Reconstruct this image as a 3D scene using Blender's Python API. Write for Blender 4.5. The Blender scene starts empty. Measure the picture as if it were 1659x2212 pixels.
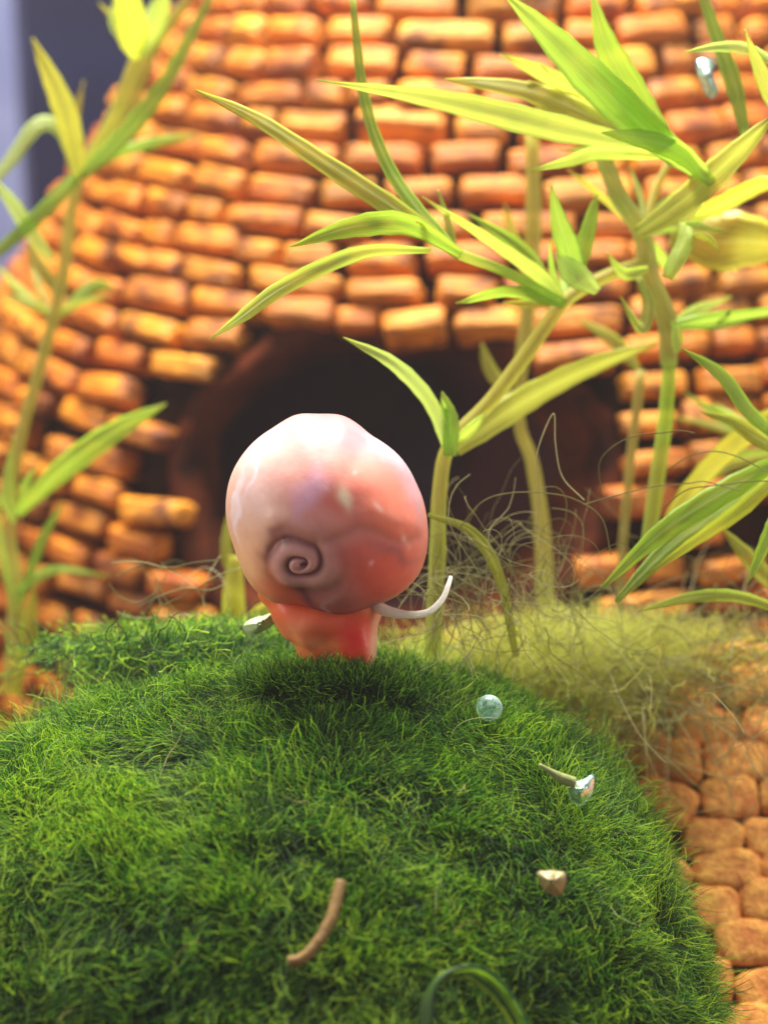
import bpy, bmesh, math, random
import numpy as np
from mathutils import Vector, Matrix, noise

# ------------------------------------------------------------------ camera, light, exposure
S = bpy.context.scene
COL = S.collection
S.unit_settings.system = 'METRIC'
S.unit_settings.scale_length = 0.01          # one unit is a centimetre
PITCH = math.radians(17)
CAM = Vector((0, 0, 7.5)); LENS = 89.0; K = 36.0 / LENS
cd = bpy.data.cameras.new('camera'); cam = bpy.data.objects.new('camera', cd); COL.objects.link(cam)
cam.location = CAM; cam.rotation_euler = (math.radians(90) - PITCH, 0, 0)
cd.lens = LENS; cd.sensor_fit = 'HORIZONTAL'; cd.sensor_width = 36
cd.clip_start = .1; cd.clip_end = 500
cd.dof.use_dof = True; cd.dof.focus_distance = 9.5; cd.dof.aperture_fstop = 0.5
S.camera = cam
W = bpy.data.worlds.new('World'); S.world = W; W.use_nodes = True
W.node_tree.nodes['Background'].inputs[0].default_value = (.75, .82, 1, 1)
W.node_tree.nodes['Background'].inputs[1].default_value = .25
def lamp(name, loc, target, size, sy, power, color):
    l = bpy.data.lights.new(name, 'AREA'); l.shape = 'RECTANGLE'; l.size = size; l.size_y = sy; l.energy = power; l.color = color
    o = bpy.data.objects.new(name, l); COL.objects.link(o); o.location = loc
    o.rotation_euler = (Vector(target) - Vector(loc)).to_track_quat('-Z', 'Y').to_euler(); return o
lamp('tank_lamp', (-.5, 16.0, 19), (-.5, 12.5, 3), 12, 3.0, 13000, (1, .95, .84))
lamp('left_fill', (-16, 6.5, 9), (0, 11, 3), 8, 7, 1600, (1, .95, .86))  # added fill light from the left, no window known there
lamp('right_fill', (16, 7, 9), (0, 11, 3), 8, 7, 1150, (1, .95, .86))  # weaker fill added on the right, likewise without a real source
S.view_settings.view_transform = 'Standard'; S.view_settings.look = 'None'
S.view_settings.exposure = 0.0; S.view_settings.gamma = 1
S.render.engine = 'CYCLES'
S.cycles.max_bounces = 8; S.cycles.transparent_max_bounces = 12
S.cycles.use_denoising = True

RIGHT = Vector((1, 0, 0)); FWD = Vector((0, math.cos(PITCH), -math.sin(PITCH))); UP = Vector((0, math.sin(PITCH), math.cos(PITCH)))
def at(x, y, d):
    """point seen at (x, y) of the 1659 wide photograph, d centimetres away"""
    x, y, d = float(x), float(y), float(d)
    return CAM + d * (FWD + RIGHT * ((x - 829.5) / 1659 * K) + UP * ((1106 - y) / 1659 * K))
def project(p):
    q = Vector(p) - CAM; d = q.dot(FWD)
    return q.dot(RIGHT) / d / K * 1659 + 829.5, 1106 - q.dot(UP) / d / K * 1659, d
def pxcm(d): return 1659 / (K * d)

random.seed(7); rng = np.random.default_rng(7)
def tag(o, label=None, cat=None, group=None, kind=None):
    if label: o['label'] = label
    if cat: o['category'] = cat
    if group: o['group'] = group
    if kind: o['kind'] = kind
    return o
def empty(name, loc):
    o = bpy.data.objects.new(name, None); COL.objects.link(o); o.location = loc; o.empty_display_size = .2
    return o
def link(name, me, mat=None, parent=None):
    o = bpy.data.objects.new(name, me); COL.objects.link(o)
    if mat and not me.materials: me.materials.append(mat)
    if parent:
        o.parent = parent; o.matrix_parent_inverse = Matrix.Translation(parent.location).inverted()
    return o
def mesh(name, V, F, smooth=True):
    me = bpy.data.meshes.new(name); me.from_pydata([tuple(v) for v in V], [], F); me.update()
    if smooth: me.polygons.foreach_set('use_smooth', [True] * len(me.polygons))
    return me

# ------------------------------------------------------------------ materials
def srgb(r, g, b):
    f = lambda c: ((c / 255 + .055) / 1.055) ** 2.4 if c > 10 else c / 255 / 12.92
    return (f(r), f(g), f(b), 1)
class M:
    def __init__(s, name):
        s.m = bpy.data.materials.new(name); s.m.use_nodes = True; s.t = s.m.node_tree; s.t.nodes.clear()
        s.out = s.t.nodes.new('ShaderNodeOutputMaterial')
    def n(s, typ, **kw):
        x = s.t.nodes.new(typ)
        for k, v in kw.items():
            if k.startswith('i_'):
                x.inputs[k[2:].replace('_', ' ')].default_value = v
            else: setattr(x, k, v)
        return x
    def l(s, a, b): s.t.links.new(a, b)
    def noise(s, scale, detail=4, vec=None, rough=.6):
        x = s.n('ShaderNodeTexNoise', i_Scale=scale, i_Detail=detail, i_Roughness=rough)
        if vec: s.l(vec, x.inputs['Vector'])
        return x.outputs['Fac']
    def ramp(s, fac, stops):
        x = s.n('ShaderNodeValToRGB'); e = x.color_ramp.elements
        while len(e) < len(stops): e.new(.5)
        for i, (p, c) in enumerate(stops): e[i].position = p; e[i].color = c
        s.l(fac, x.inputs['Fac']); return x.outputs['Color']
    def mix(s, fac, a, b, mode='MIX'):
        x = s.n('ShaderNodeMix', data_type='RGBA', blend_type=mode)
        for v, i in ((fac, 0), (a, 6), (b, 7)):
            if hasattr(v, 'links'): s.l(v, x.inputs[i])
            else: x.inputs[i].default_value = v
        return x.outputs[2]
    def math(s, op, a, b=0.0):
        x = s.n('ShaderNodeMath', operation=op)
        for i, v in enumerate((a, b)):
            if hasattr(v, 'links'): s.l(v, x.inputs[i])
            else: x.inputs[i].default_value = v
        return x.outputs[0]
    def bump(s, h, strength, dist=.02):
        x = s.n('ShaderNodeBump', i_Strength=strength, i_Distance=dist); s.l(h, x.inputs['Height']); return x.outputs['Normal']
    def principled(s, col, rough=.5, normal=None, **kw):
        p = s.n('ShaderNodeBsdfPrincipled')
        if hasattr(col, 'links'): s.l(col, p.inputs['Base Color'])
        else: p.inputs['Base Color'].default_value = col
        if hasattr(rough, 'links'): s.l(rough, p.inputs['Roughness'])
        else: p.inputs['Roughness'].default_value = rough
        if normal: s.l(normal, p.inputs['Normal'])
        for k, v in kw.items(): p.inputs[k.replace('_', ' ')].default_value = v
        return p.outputs['BSDF']
    def done(s, sh): s.l(sh, s.out.inputs['Surface']); return s.m

def mat_brick():
    m = M('glazed brick'); g = m.n('ShaderNodeNewGeometry'); oi = m.n('ShaderNodeObjectInfo')
    pos = g.outputs['Position']
    r = m.math('FRACT', m.math('ADD', oi.outputs['Random'], g.outputs['Random Per Island']))
    base = m.ramp(r, [(0, srgb(204, 96, 14)), (.25, srgb(248, 154, 24)), (.5, srgb(222, 108, 20)), (.75, srgb(255, 172, 40)), (1, srgb(160, 68, 20))])
    st = m.n('ShaderNodeMapping'); st.inputs['Scale'].default_value = (1, 1, 6); m.l(pos, st.inputs['Vector'])
    grain_and_sheen = m.noise(4, 6, st.outputs[0], .7)
    base = m.mix(m.ramp(grain_and_sheen, [(.38, (0, 0, 0, 1)), (.66, (1, 1, 1, 1))]), m.mix(.75, base, srgb(120, 42, 14)), m.mix(.4, base, srgb(255, 182, 70)))  # grain, with highlight bands painted into its light streaks
    big = m.noise(.9, 5, pos)
    base = m.mix(m.ramp(big, [(.52, (0, 0, 0, 1)), (.68, (.6, .6, .6, 1))]), base, srgb(116, 84, 26))
    wear = m.noise(3.4, 5, pos)
    base = m.mix(m.ramp(wear, [(.36, (.8, .8, .8, 1)), (.5, (0, 0, 0, 1))]), base, srgb(86, 36, 24))
    return m.done(m.principled(base, m.ramp(wear, [(.3, (.55,) * 3 + (1,)), (.7, (.28,) * 3 + (1,))]), m.bump(grain_and_sheen, .7, .04), Specular_IOR_Level=.3))
def mat_simple(name, c1, c2, scale, rough=.6, bump=.4, spec=.4):
    m = M(name); g = m.n('ShaderNodeNewGeometry'); f = m.noise(scale, 6, g.outputs['Position'], .65)
    return m.done(m.principled(m.ramp(f, [(.35, c1), (.7, c2)]), rough, m.bump(f, bump, .04), Specular_IOR_Level=spec))
def mat_leaf():
    m = M('leaf tissue'); oi = m.n('ShaderNodeObjectInfo'); uv = m.n('ShaderNodeUVMap'); sep = m.n('ShaderNodeSeparateXYZ')
    m.l(uv.outputs[0], sep.inputs[0]); u, v = sep.outputs[0], sep.outputs[1]
    col = oi.outputs['Color']
    g = m.n('ShaderNodeNewGeometry')
    mp = m.n('ShaderNodeMapping'); mp.inputs['Scale'].default_value = (3, 60, 1); m.l(uv.outputs[0], mp.inputs['Vector'])
    vein = m.noise(1, 3, mp.outputs[0], .5)
    mid = m.math('ABSOLUTE', m.math('SUBTRACT', v, .5))
    midf = m.ramp(mid, [(0.0, (.75,) * 3 + (1,)), (.05, (0, 0, 0, 1))])
    patch = m.noise(3.2, 4, g.outputs['Position'])
    c = m.mix(m.ramp(vein, [(.35, (0, 0, 0, 1)), (.7, (1, 1, 1, 1))]), m.mix(.45, col, (.55, .6, .3, 1), 'MULTIPLY'), m.mix(.25, col, (.9, 1, .5, 1)))
    c = m.mix(m.ramp(patch, [(.45, (0, 0, 0, 1)), (.7, (.6, .6, .6, 1))]), c, m.mix(.6, col, srgb(150, 140, 50)))
    c = m.mix(m.ramp(u, [(.82, (0, 0, 0, 1)), (1, (.7, .7, .7, 1))]), c, srgb(190, 170, 90))
    c = m.mix(midf, c, m.mix(.6, col, (.8, .9, .6, 1)))
    nrm = m.bump(vein, .35, .02)
    p = m.principled(c, .32, nrm, Specular_IOR_Level=.55)
    t = m.n('ShaderNodeBsdfTranslucent'); m.l(m.mix(.6, c, (.95, 1, .25, 1)), t.inputs['Color'])
    s1 = m.n('ShaderNodeMixShader', i_Fac=.6); m.l(p, s1.inputs[1]); m.l(t.outputs[0], s1.inputs[2])
    tr = m.n('ShaderNodeBsdfTransparent'); m.l(m.mix(.6, (1, 1, 1, 1), col), tr.inputs['Color'])
    s2 = m.n('ShaderNodeMixShader'); m.l(m.ramp(vein, [(.3, (.6,) * 3 + (1,)), (.7, (.26,) * 3 + (1,))]), s2.inputs[0]); m.l(s1.outputs[0], s2.inputs[1]); m.l(tr.outputs[0], s2.inputs[2])
    return m.done(s2.outputs[0])
def mat_fibre(name, stops, trans=.4, scale=.9, rough=.5, root=.6):
    m = M(name); ci = m.n('ShaderNodeHairInfo'); g = m.n('ShaderNodeNewGeometry')
    f = m.noise(scale, 3, g.outputs['Position'])
    f = m.math('ADD', m.math('MULTIPLY', ci.outputs['Random'], .5), m.math('MULTIPLY', f, .55))
    c = m.ramp(f, stops)
    c = m.mix(m.ramp(ci.outputs['Intercept'], [(.25, (root,) * 3 + (1,)), (1, (1, 1, 1, 1))]), m.mix(1, c, (.10, .16, .16, 1), 'MULTIPLY'), c)  # shade between the fibres painted in as darker roots
    d = m.n('ShaderNodeBsdfDiffuse'); m.l(c, d.inputs[0])
    t = m.n('ShaderNodeBsdfTranslucent'); m.l(c, t.inputs[0])
    s = m.n('ShaderNodeMixShader', i_Fac=trans); m.l(d.outputs[0], s.inputs[1]); m.l(t.outputs[0], s.inputs[2])
    gl = m.n('ShaderNodeBsdfGlossy', i_Roughness=rough); gl.inputs[0].default_value = (.9, 1, .8, 1)
    s3 = m.n('ShaderNodeMixShader', i_Fac=.03); m.l(s.outputs[0], s3.inputs[1]); m.l(gl.outputs[0], s3.inputs[2])
    return m.done(s3.outputs[0])
def mat_attr(name, rough=.3, sss=.25, bumpscale=14, bumpstr=.12, radius=(.12, .05, .03), coat=.35, spec=.5):
    m = M(name); a = m.n('ShaderNodeVertexColor', layer_name='pigment_and_light'); g = m.n('ShaderNodeNewGeometry')
    f = m.noise(bumpscale, 4, g.outputs['Position'])
    c = m.mix(m.ramp(f, [(.4, (0, 0, 0, 1)), (.8, (.35,) * 3 + (1,))]), a.outputs['Color'], m.mix(1, a.outputs['Color'], (.8, .6, .6, 1), 'MULTIPLY'))
    return m.done(m.principled(c, rough, m.bump(f, bumpstr, .02), Subsurface_Weight=sss, Subsurface_Radius=radius, Subsurface_Scale=1.0, Specular_IOR_Level=spec, Coat_Weight=coat, Coat_Roughness=.2))
def mat_glass():
    m = M('clear film'); g = m.n('ShaderNodeBsdfGlass', i_Roughness=.12, i_IOR=1.33); g.inputs[0].default_value = (.85, 1, .97, 1)
    d = m.n('ShaderNodeBsdfPrincipled'); d.inputs['Base Color'].default_value = (.55, .8, .72, 1); d.inputs['Roughness'].default_value = .15
    nz = m.n('ShaderNodeNewGeometry'); f = m.ramp(m.noise(9, 4, nz.outputs['Position']), [(.42, (.08,) * 3 + (1,)), (.62, (.85,) * 3 + (1,))])
    s = m.n('ShaderNodeMixShader'); m.l(f, s.inputs[0]); m.l(g.outputs[0], s.inputs[1]); m.l(d.outputs[0], s.inputs[2])
    return m.done(s.outputs[0])
BRICK = mat_brick()
MORTAR = mat_simple('dark joint', srgb(20, 9, 4), srgb(50, 25, 9), 3, .9, .4, .05)
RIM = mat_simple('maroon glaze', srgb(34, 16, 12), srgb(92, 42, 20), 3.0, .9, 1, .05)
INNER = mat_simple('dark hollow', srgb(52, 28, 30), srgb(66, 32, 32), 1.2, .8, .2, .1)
GRAVEL = mat_simple('orange gravel', srgb(120, 66, 30), srgb(196, 122, 62), 5, .7, .6)
NAVY = mat_simple('navy backing', srgb(12, 16, 44), srgb(34, 40, 84), .25, .35, .05)
PALE = mat_simple('pale tank edge', srgb(96, 104, 146), srgb(130, 138, 176), .5, .3, .05)
LEAF = mat_leaf()
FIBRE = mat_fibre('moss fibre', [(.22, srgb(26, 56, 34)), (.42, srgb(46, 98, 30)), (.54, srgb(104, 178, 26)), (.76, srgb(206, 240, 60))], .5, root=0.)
MOSSCORE = mat_simple('moss core', srgb(8, 18, 12), srgb(12, 30, 16), 5, .9, .6, .05)
ROOT = mat_fibre('root fibre', [(.2, srgb(90, 82, 42)), (.5, srgb(140, 132, 78)), (.8, srgb(200, 192, 140))], .3)
YALGA = mat_fibre('yellow algae fibre', [(.2, srgb(160, 160, 56)), (.5, srgb(186, 190, 76)), (.8, srgb(222, 224, 130))], .6, root=1.)
SHELL = mat_attr('shell', .5, .45, 14, .12, (.14, .06, .05), .10, .25)
FLESH = mat_attr('snail flesh', .5, .75, 20, .25, (.22, .06, .03), .1, .3)
FILM = mat_glass()
TWIG = mat_simple('twig skin', srgb(96, 70, 30), srgb(150, 116, 56), 12, .6, .4)

# ------------------------------------------------------------------ tower profile
AX = Vector(((1050 - 829.5) / 228, 18.0)); FLOOR = -.6
PROF = [(-.6, 5.6), (.2, 5.5), (1.5, 5.3), (3.0, 5.0), (3.7, 4.8), (4.26, 4.5), (5.0, 3.95), (5.7, 3.5), (6.9, 2.63), (8.2, 1.9), (9.2, 1.2)]
PZ = [p[0] for p in PROF]; PR = [p[1] for p in PROF]
def R(z): return float(np.interp(z, PZ, PR))
def surf(th, z, off=0.):
    r = R(z) + off
    return Vector((AX[0] + r * math.sin(th), AX[1] - r * math.cos(th), z))
def hit(px, py):
    d = 8.
    while d < 24:
        p = at(px, py, d)
        if math.hypot(p.x - AX[0], p.y - AX[1]) < R(p.z): return p
        d += .02
    return None
HC = hit(815, 1075)
HTH = math.atan2(HC.x - AX[0], AX[1] - HC.y)
HN = Vector((math.sin(HTH), -math.cos(HTH), .08)).normalized()
HE1 = Vector((math.cos(HTH), math.sin(HTH), 0)); HE2 = HN.cross(HE1) * -1
if HE2.z < 0: HE2 = -HE2
HA, HB = 1.64, 1.22
def wobble(t): return 1 + .05 * math.sin(2 * t + 1.2) + .035 * math.sin(3 * t + .4) + .02 * math.sin(7 * t)
def hole(p):
    q = p - HC
    if q.dot(HN) < -2: return 99
    u, v = q.dot(HE1) / HA, q.dot(HE2) / HB
    return math.hypot(u, v) / wobble(math.atan2(v, u))

# ------------------------------------------------------------------ setting
def box(name, c, s, mat, kind='structure', sub=0):
    bm = bmesh.new(); bmesh.ops.create_cube(bm, size=1)
    bmesh.ops.scale(bm, vec=s, verts=bm.verts); bmesh.ops.translate(bm, vec=c, verts=bm.verts)
    me = bpy.data.meshes.new(name); bm.to_mesh(me); bm.free()
    o = link(name, me, mat); o['kind'] = kind; return o
# gravelly floor with real relief
n = 150; V = []; F = []
for j in range(n):
    for i in range(n):
        x = -14 + 28 * i / (n - 1); y = 1 + 29 * j / (n - 1)
        V.append((x, y, FLOOR + .12 * noise.fractal(Vector((x, y, 0)) * 1.3, 1, 2, 4)))
for j in range(n - 1):
    for i in range(n - 1):
        a = j * n + i; F.append((a, a + 1, a + n + 1, a + n))
tag(link('tank_floor', mesh('tank_floor', V, F), GRAVEL), kind='structure')
box('tank_back_wall', (0, 31, 8), (60, .6, 30), NAVY)
p0 = at(-60, 400, 24); p1 = at(14, 400, 24)
bt = tag(box('tank_corner_seam', ((p0.x + p1.x) / 2 - .4, 25.5, 7), (p1.x - p0.x + .8, .5, 22), PALE, 'thing'), 'pale lavender upright strip at the left edge beside the navy backdrop', 'tank edge')
del bt['kind']

# ------------------------------------------------------------------ brick tower
tower = tag(empty('brick_tower', (AX[0], AX[1], FLOOR)), 'orange glazed brick tower ornament with a dark round opening behind the snail', 'aquarium ornament')
V = []; F = []; NT = 330; NZ = 100
for j in range(NZ + 1):
    z = FLOOR + (9.2 - FLOOR) * j / NZ
    for i in range(NT):
        th = 2 * math.pi * i / NT
        p = surf(th, z, -.15 + .05 * noise.noise(Vector((math.sin(th) * 12, math.cos(th) * 12, z * 3))))
        V.append(p)
for j in range(NZ):
    for i in range(NT):
        k = [j * NT + i, j * NT + (i + 1) % NT, (j + 1) * NT + (i + 1) % NT, (j + 1) * NT + i]
        c = (V[k[0]] + V[k[2]]) / 2
        if hole(c) < .99: continue
        F.append(k)
F.append([NZ * NT + i for i in range(NT)])
link('mortar_wall', mesh('mortar_wall', V, F), MORTAR, tower)
# opening: lip and tunnel
TD = Vector((-.42, .9, -.05)).normalized()
def ring_mesh(name, prof, mat, cap=False):
    V = []; F = []; n = 96
    for (s, proud, dep) in prof:
        s0 = s
        for i in range(n):
            t = 2 * math.pi * i / n; s = s0 * wobble(t)
            q = HC + HE1 * (HA * math.cos(t)) * s + HE2 * (HB * math.sin(t)) * s
            th = math.atan2(q.x - AX[0], AX[1] - q.y)
            if dep <= .3:
                q = surf(th, q.z, 0)
            else:
                q0 = surf(th, q.z, 0); q = q0
            w = .035 * noise.noise(Vector((math.cos(t) * 3, math.sin(t) * 3, s * 6 + dep)))
            V.append(q + HN * (proud + w) + TD * dep)
    for j in range(len(prof) - 1):
        for i in range(n):
            F.append((j * n + i, j * n + (i + 1) % n, (j + 1) * n + (i + 1) % n, (j + 1) * n + i))
    if cap: F.append([(len(prof) - 1) * n + i for i in range(n)])
    return link(name, mesh(name, V, F), mat, tower)
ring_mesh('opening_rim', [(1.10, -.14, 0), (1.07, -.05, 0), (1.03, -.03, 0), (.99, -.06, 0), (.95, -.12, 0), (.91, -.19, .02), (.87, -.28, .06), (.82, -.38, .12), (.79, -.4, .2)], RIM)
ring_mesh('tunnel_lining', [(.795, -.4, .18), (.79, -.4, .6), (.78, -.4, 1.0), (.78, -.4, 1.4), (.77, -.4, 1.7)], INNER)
ring_mesh('hollow_back', [(.84, -.4, 1.68), (.84, -.4, 1.72)], mat_simple('lifted hollow shade', srgb(62, 46, 60), srgb(76, 56, 70), 1, .8, .2, .05), True)  # backing colour stands in for faint light inside the hollow
# brick variants
def brick_mesh(seed):
    bm = bmesh.new(); bmesh.ops.create_cube(bm, size=1)
    bmesh.ops.subdivide_edges(bm, edges=bm.edges, cuts=4, use_grid_fill=True)
    for v in bm.verts:
        c = v.co * 2
        rd = (.16, .75, .34); q = Vector()
        c = Vector([math.copysign(abs(t) ** .55, t) for t in c])
        a = Vector([max(-1 + k, min(1 - k, t)) for t, k in zip(c, rd)]); d = Vector([(t - u) / k for t, u, k in zip(c, a, rd)])
        if d.length > 1: d.normalize()
        q = Vector([(u + k * t) * .5 for u, k, t in zip(a, rd, d)])
        nz = Vector((seed * 9.1, seed * 3.3, 0))
        q += .055 * Vector((noise.noise(c * .9 + nz), noise.noise(c * 1.1 + nz * 1.3), noise.noise(c * 1.2 + nz * .7))) + .03 * noise.noise(c * 2.6 + nz) * c + Vector((0, .05, .05)) * noise.noise(Vector((c.x * 1.5, c.y, c.z * 5)) + nz)
        v.co = q
    me = bpy.data.meshes.new('brick'); bm.to_mesh(me); bm.free()
    me.polygons.foreach_set('use_smooth', [True] * len(me.polygons)); me.materials.append(BRICK)
    return me
BM = [brick_mesh(i + 1) for i in range(10)]
bricks = []
z = FLOOR + .15; row = 0
rr = random.Random(11)
while z < 9.0:
    slope = (R(z + .1) - R(z - .1)) / .2
    hgt = .272 * rr.uniform(.9, 1.1)
    dz = hgt / math.hypot(1, slope)
    zc = z + dz / 2
    r = R(zc); th = -math.pi + rr.random() * .5 / r; end = th + 2 * math.pi
    while th < end - .1 / r:
        w = min(rr.choice((.36, .5, .56, .62, .68, .76)) * rr.uniform(.9, 1.1), (end - th) * r)
        tc = th + w / 2 / r; th += w / r
        wob = .025 * math.sin(tc * 7 + row * .6)
        p = surf(tc, zc + wob, .0 + rr.uniform(-.06, .05))
        if hole(p) < 1.04 + rr.uniform(-.03, .05) or rr.random() < .012: continue
        nrm = Vector((math.sin(tc), -math.cos(tc), -slope)).normalized()
        tx = Vector((math.cos(tc), math.sin(tc), 0)); tz = tx.cross(nrm)
        if tz.z < 0: tz = -tz
        rot = Matrix((tx, tz.cross(tx), tz)).transposed().to_4x4()
        rot = rot @ Matrix.Rotation(rr.gauss(0, .045), 4, 'Y') @ Matrix.Rotation(rr.gauss(0, .14), 4, 'X') @ Matrix.Rotation(rr.gauss(0, .05), 4, 'Z')
        mat4 = Matrix.Translation(p) @ rot @ Matrix.Diagonal((w * rr.uniform(.82, .91), .30, hgt * rr.uniform(.64, .82), 1))
        x, y, d = project(p)
        vis = (-90 < x < 1750 and -60 < y < 2240) and nrm.dot(CAM - p) > .3
        # hidden behind the moss ball
        if vis and y > 1480 and 40 < x < 1290: vis = False
        if vis and y > 1700 and x < 1450: vis = False
        bricks.append((vis, w * hgt * (nrm.dot((CAM - p).normalized())) / d / d, mat4, rr.randrange(10)))
    z += dz; row += 1
vis = sorted([b for b in bricks if b[0]], key=lambda b: -b[1])
print('bricks', len(bricks), 'visible', len(vis))
single = vis[:300]; rest = vis[300:] + [b for b in bricks if not b[0]]
PI_ = Matrix.Translation(tower.location).inverted()
for b in single:
    o = bpy.data.objects.new('brick', BM[b[3]]); COL.objects.link(o)
    o.parent = tower; o.matrix_parent_inverse = PI_; o.matrix_basis = b[2]
def join_instances(name, insts, mats, parent=None, mat=None):
    Vs = []; Ls = []; off = 0
    cache = []
    for me in mats:
        a = np.empty(len(me.vertices) * 3, 'f'); me.vertices.foreach_get('co', a)
        f = np.empty(len(me.loops), 'i'); me.loops.foreach_get('vertex_index', f)
        cache.append((a.reshape(-1, 3), f))
    for m4, k in insts:
        a, f = cache[k]; m = np.array(m4)
        Vs.append(a @ m[:3, :3].T + m[:3, 3]); Ls.append(f + off); off += len(a)
    Vv = np.concatenate(Vs).astype('f'); L = np.concatenate(Ls)
    me = bpy.data.meshes.new(name); me.vertices.add(len(Vv)); me.vertices.foreach_set('co', Vv.ravel())
    me.loops.add(len(L)); me.loops.foreach_set('vertex_index', L)
    me.polygons.add(len(L) // 4); me.polygons.foreach_set('loop_start', np.arange(0, len(L), 4))
    me.update(calc_edges=True); me.validate()
    me.polygons.foreach_set('use_smooth', [True] * len(me.polygons))
    return link(name, me, mat, parent)
tag(join_instances('brick_courses', [(b[2], b[3]) for b in rest], BM, tower, BRICK), kind='stuff')

# ------------------------------------------------------------------ hair like curves
def curves(name, P, rad, mat, parent=None, kind='stuff'):
    N, k, _ = P.shape
    hc = bpy.data.hair_curves.new(name); hc.add_curves([k] * N)
    P = P.astype('f')
    if parent is not None: P = P - np.array(parent.location, 'f')
    hc.attributes['position'].data.foreach_set('vector', P.ravel())
    a = hc.attributes.get('radius') or hc.attributes.new('radius', 'FLOAT', 'POINT')
    a.data.foreach_set('value', rad.astype('f').ravel())
    hc.materials.append(mat)
    o = bpy.data.objects.new(name, hc); COL.objects.link(o)
    if parent is not None: o.parent = parent
    if kind: o['kind'] = kind
    return o
def vnoise(P, scale, seed, octaves=1):
    """cheap smooth vector field from summed sines"""
    r = np.random.default_rng(seed); out = np.zeros_like(P)
    for k in range(14 * octaves):
        w = r.normal(size=3) * scale * (1 + (k // 14)); ph = r.uniform(0, 6.28); v = r.normal(size=3) / (1 + (k // 14))
        out += np.sin(P @ w + ph)[:, None] * v
    return out / math.sqrt(14) * 1.2
def norm(a): return a / (np.linalg.norm(a, axis=-1, keepdims=True) + 1e-9)

# ------------------------------------------------------------------ moss ball
BC = at(640, 2322, 10.3); RX, RY, RZ, PN = 2.36, 2.31, 2.2, 2.2
A3 = np.array([RIGHT, UP, -FWD])           # local axes of the ball: right, up, towards the viewer
def ball_surface(D):
    """D: unit directions in ball axes -> points, normals in world"""
    s = (np.abs(D[:, 0] / RX) ** PN + np.abs(D[:, 1] / RY) ** PN + np.abs(D[:, 2] / RZ) ** PN) ** (-1 / PN)
    bump = 1 + .018 * vnoise(D, 3.5, 5)[:, 0] + .008 * vnoise(D, 9, 6)[:, 0]
    L = D * (s * bump)[:, None]
    Nn = np.stack([np.sign(L[:, i]) * np.abs(L[:, i]) ** (PN - 1) / (RX, RY, RZ)[i] ** PN for i in range(3)], 1)
    return L @ A3 + np.array(BC), norm(Nn) @ A3
moss = tag(empty('moss_ball', BC - Vector((0, 0, 2.2))), 'large fuzzy dark green moss ball filling the bottom with the snail on top', 'moss ball')
bm = bmesh.new(); bmesh.ops.create_icosphere(bm, subdivisions=6, radius=1)
D = norm(np.array([v.co for v in bm.verts])); P, Nn = ball_surface(D)
P = P - Nn * .10
for v, p in zip(bm.verts, P): v.co = p
me = bpy.data.meshes.new('moss_core'); bm.to_mesh(me); bm.free()
me.polygons.foreach_set('use_smooth', [True] * len(me.polygons)); link('moss_core', me, MOSSCORE, moss)
def fuzz(Nh, length, rad0, spread, flow, seed, lo=-.55, bias=0.):
    r = np.random.default_rng(seed)
    D = norm(r.normal(size=(Nh * 3, 3)))
    D = D[(D[:, 2] > lo) & (D[:, 1] > -.55)][:Nh]
    P, Nn = ball_surface(D); k = 7
    down = np.tile(np.array([0., 0, -1]), (len(P), 1)); down -= Nn * (down * Nn).sum(1, keepdims=True)
    side = np.tile(np.array([-.8, 0, .1]), (len(P), 1)); side -= Nn * (side * Nn).sum(1, keepdims=True)
    steep = 1 - np.clip(Nn[:, 2:3], 0, 1)
    comb = down * steep * .8 + side * .35
    fld = vnoise(P, 2.6, seed + 1) * .75 + vnoise(P, 8, seed + 2) * .65 
    fld -= Nn * (fld * Nn).sum(1, keepdims=True) * .6
    dirn = norm(Nn * .75 + comb * flow + fld * .8 + r.normal(size=P.shape) * spread)
    L = length * r.uniform(.5, 1.35, (len(P), 1))
    pts = np.empty((len(P), k, 3)); q = P - Nn * .10; pts[:, 0] = q
    curl = r.normal(size=P.shape) * .5
    for i in range(1, k):
        dirn = norm(dirn + comb * .12 * flow + curl * .28 + vnoise(q, 7, seed + 3) * .30 + r.normal(size=P.shape) * .20)
        q = q + dirn * L / (k - 1); pts[:, i] = q
    rad = rad0 * r.uniform(.7, 1.3, (len(P), 1)) * np.linspace(1, .35, k)[None]
    return pts, rad
p1_, r1_ = fuzz(330000, .12, .0019, .42, .9, 31)
p2_, r2_ = fuzz(36000, .24, .0023, .36, 1.2, 47)
# longer tufts parted by the snail's foot
rt = np.random.default_rng(77); tD = []
for k in range(2600):
    q = (A3 @ np.array(at(rt.normal(725, 75), rt.normal(1462, 16), 9.55) - BC)); tD.append(q)
tP, tN = ball_surface(norm(np.array(tD))); tp = np.empty((len(tP), 7, 3)); tp[:, 0] = tP - tN * .08
td = norm(tN * .5 + np.array([0, -.15, .8]) + rt.normal(size=tP.shape) * .35)
for i in range(1, 7): td = norm(td + rt.normal(size=tP.shape) * .22); tp[:, i] = tp[:, i - 1] + td * rt.uniform(.022, .05, (len(tP), 1))
tr_ = .0026 * np.linspace(1, .4, 7)[None] * np.ones((len(tP), 1))
curves('fibres', np.concatenate([p1_, p2_, tp]), np.concatenate([r1_, r2_, tr_]), FIBRE, moss)
p4_, r4_ = fuzz(160, .30, .0024, .8, .5, 61)
curves('dead_fibres', p4_, r4_, mat_fibre('dead fibre', [(.2, srgb(120, 104, 56)), (.6, srgb(168, 160, 96)), (.8, srgb(200, 210, 150))], .3, root=1.), moss)
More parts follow.
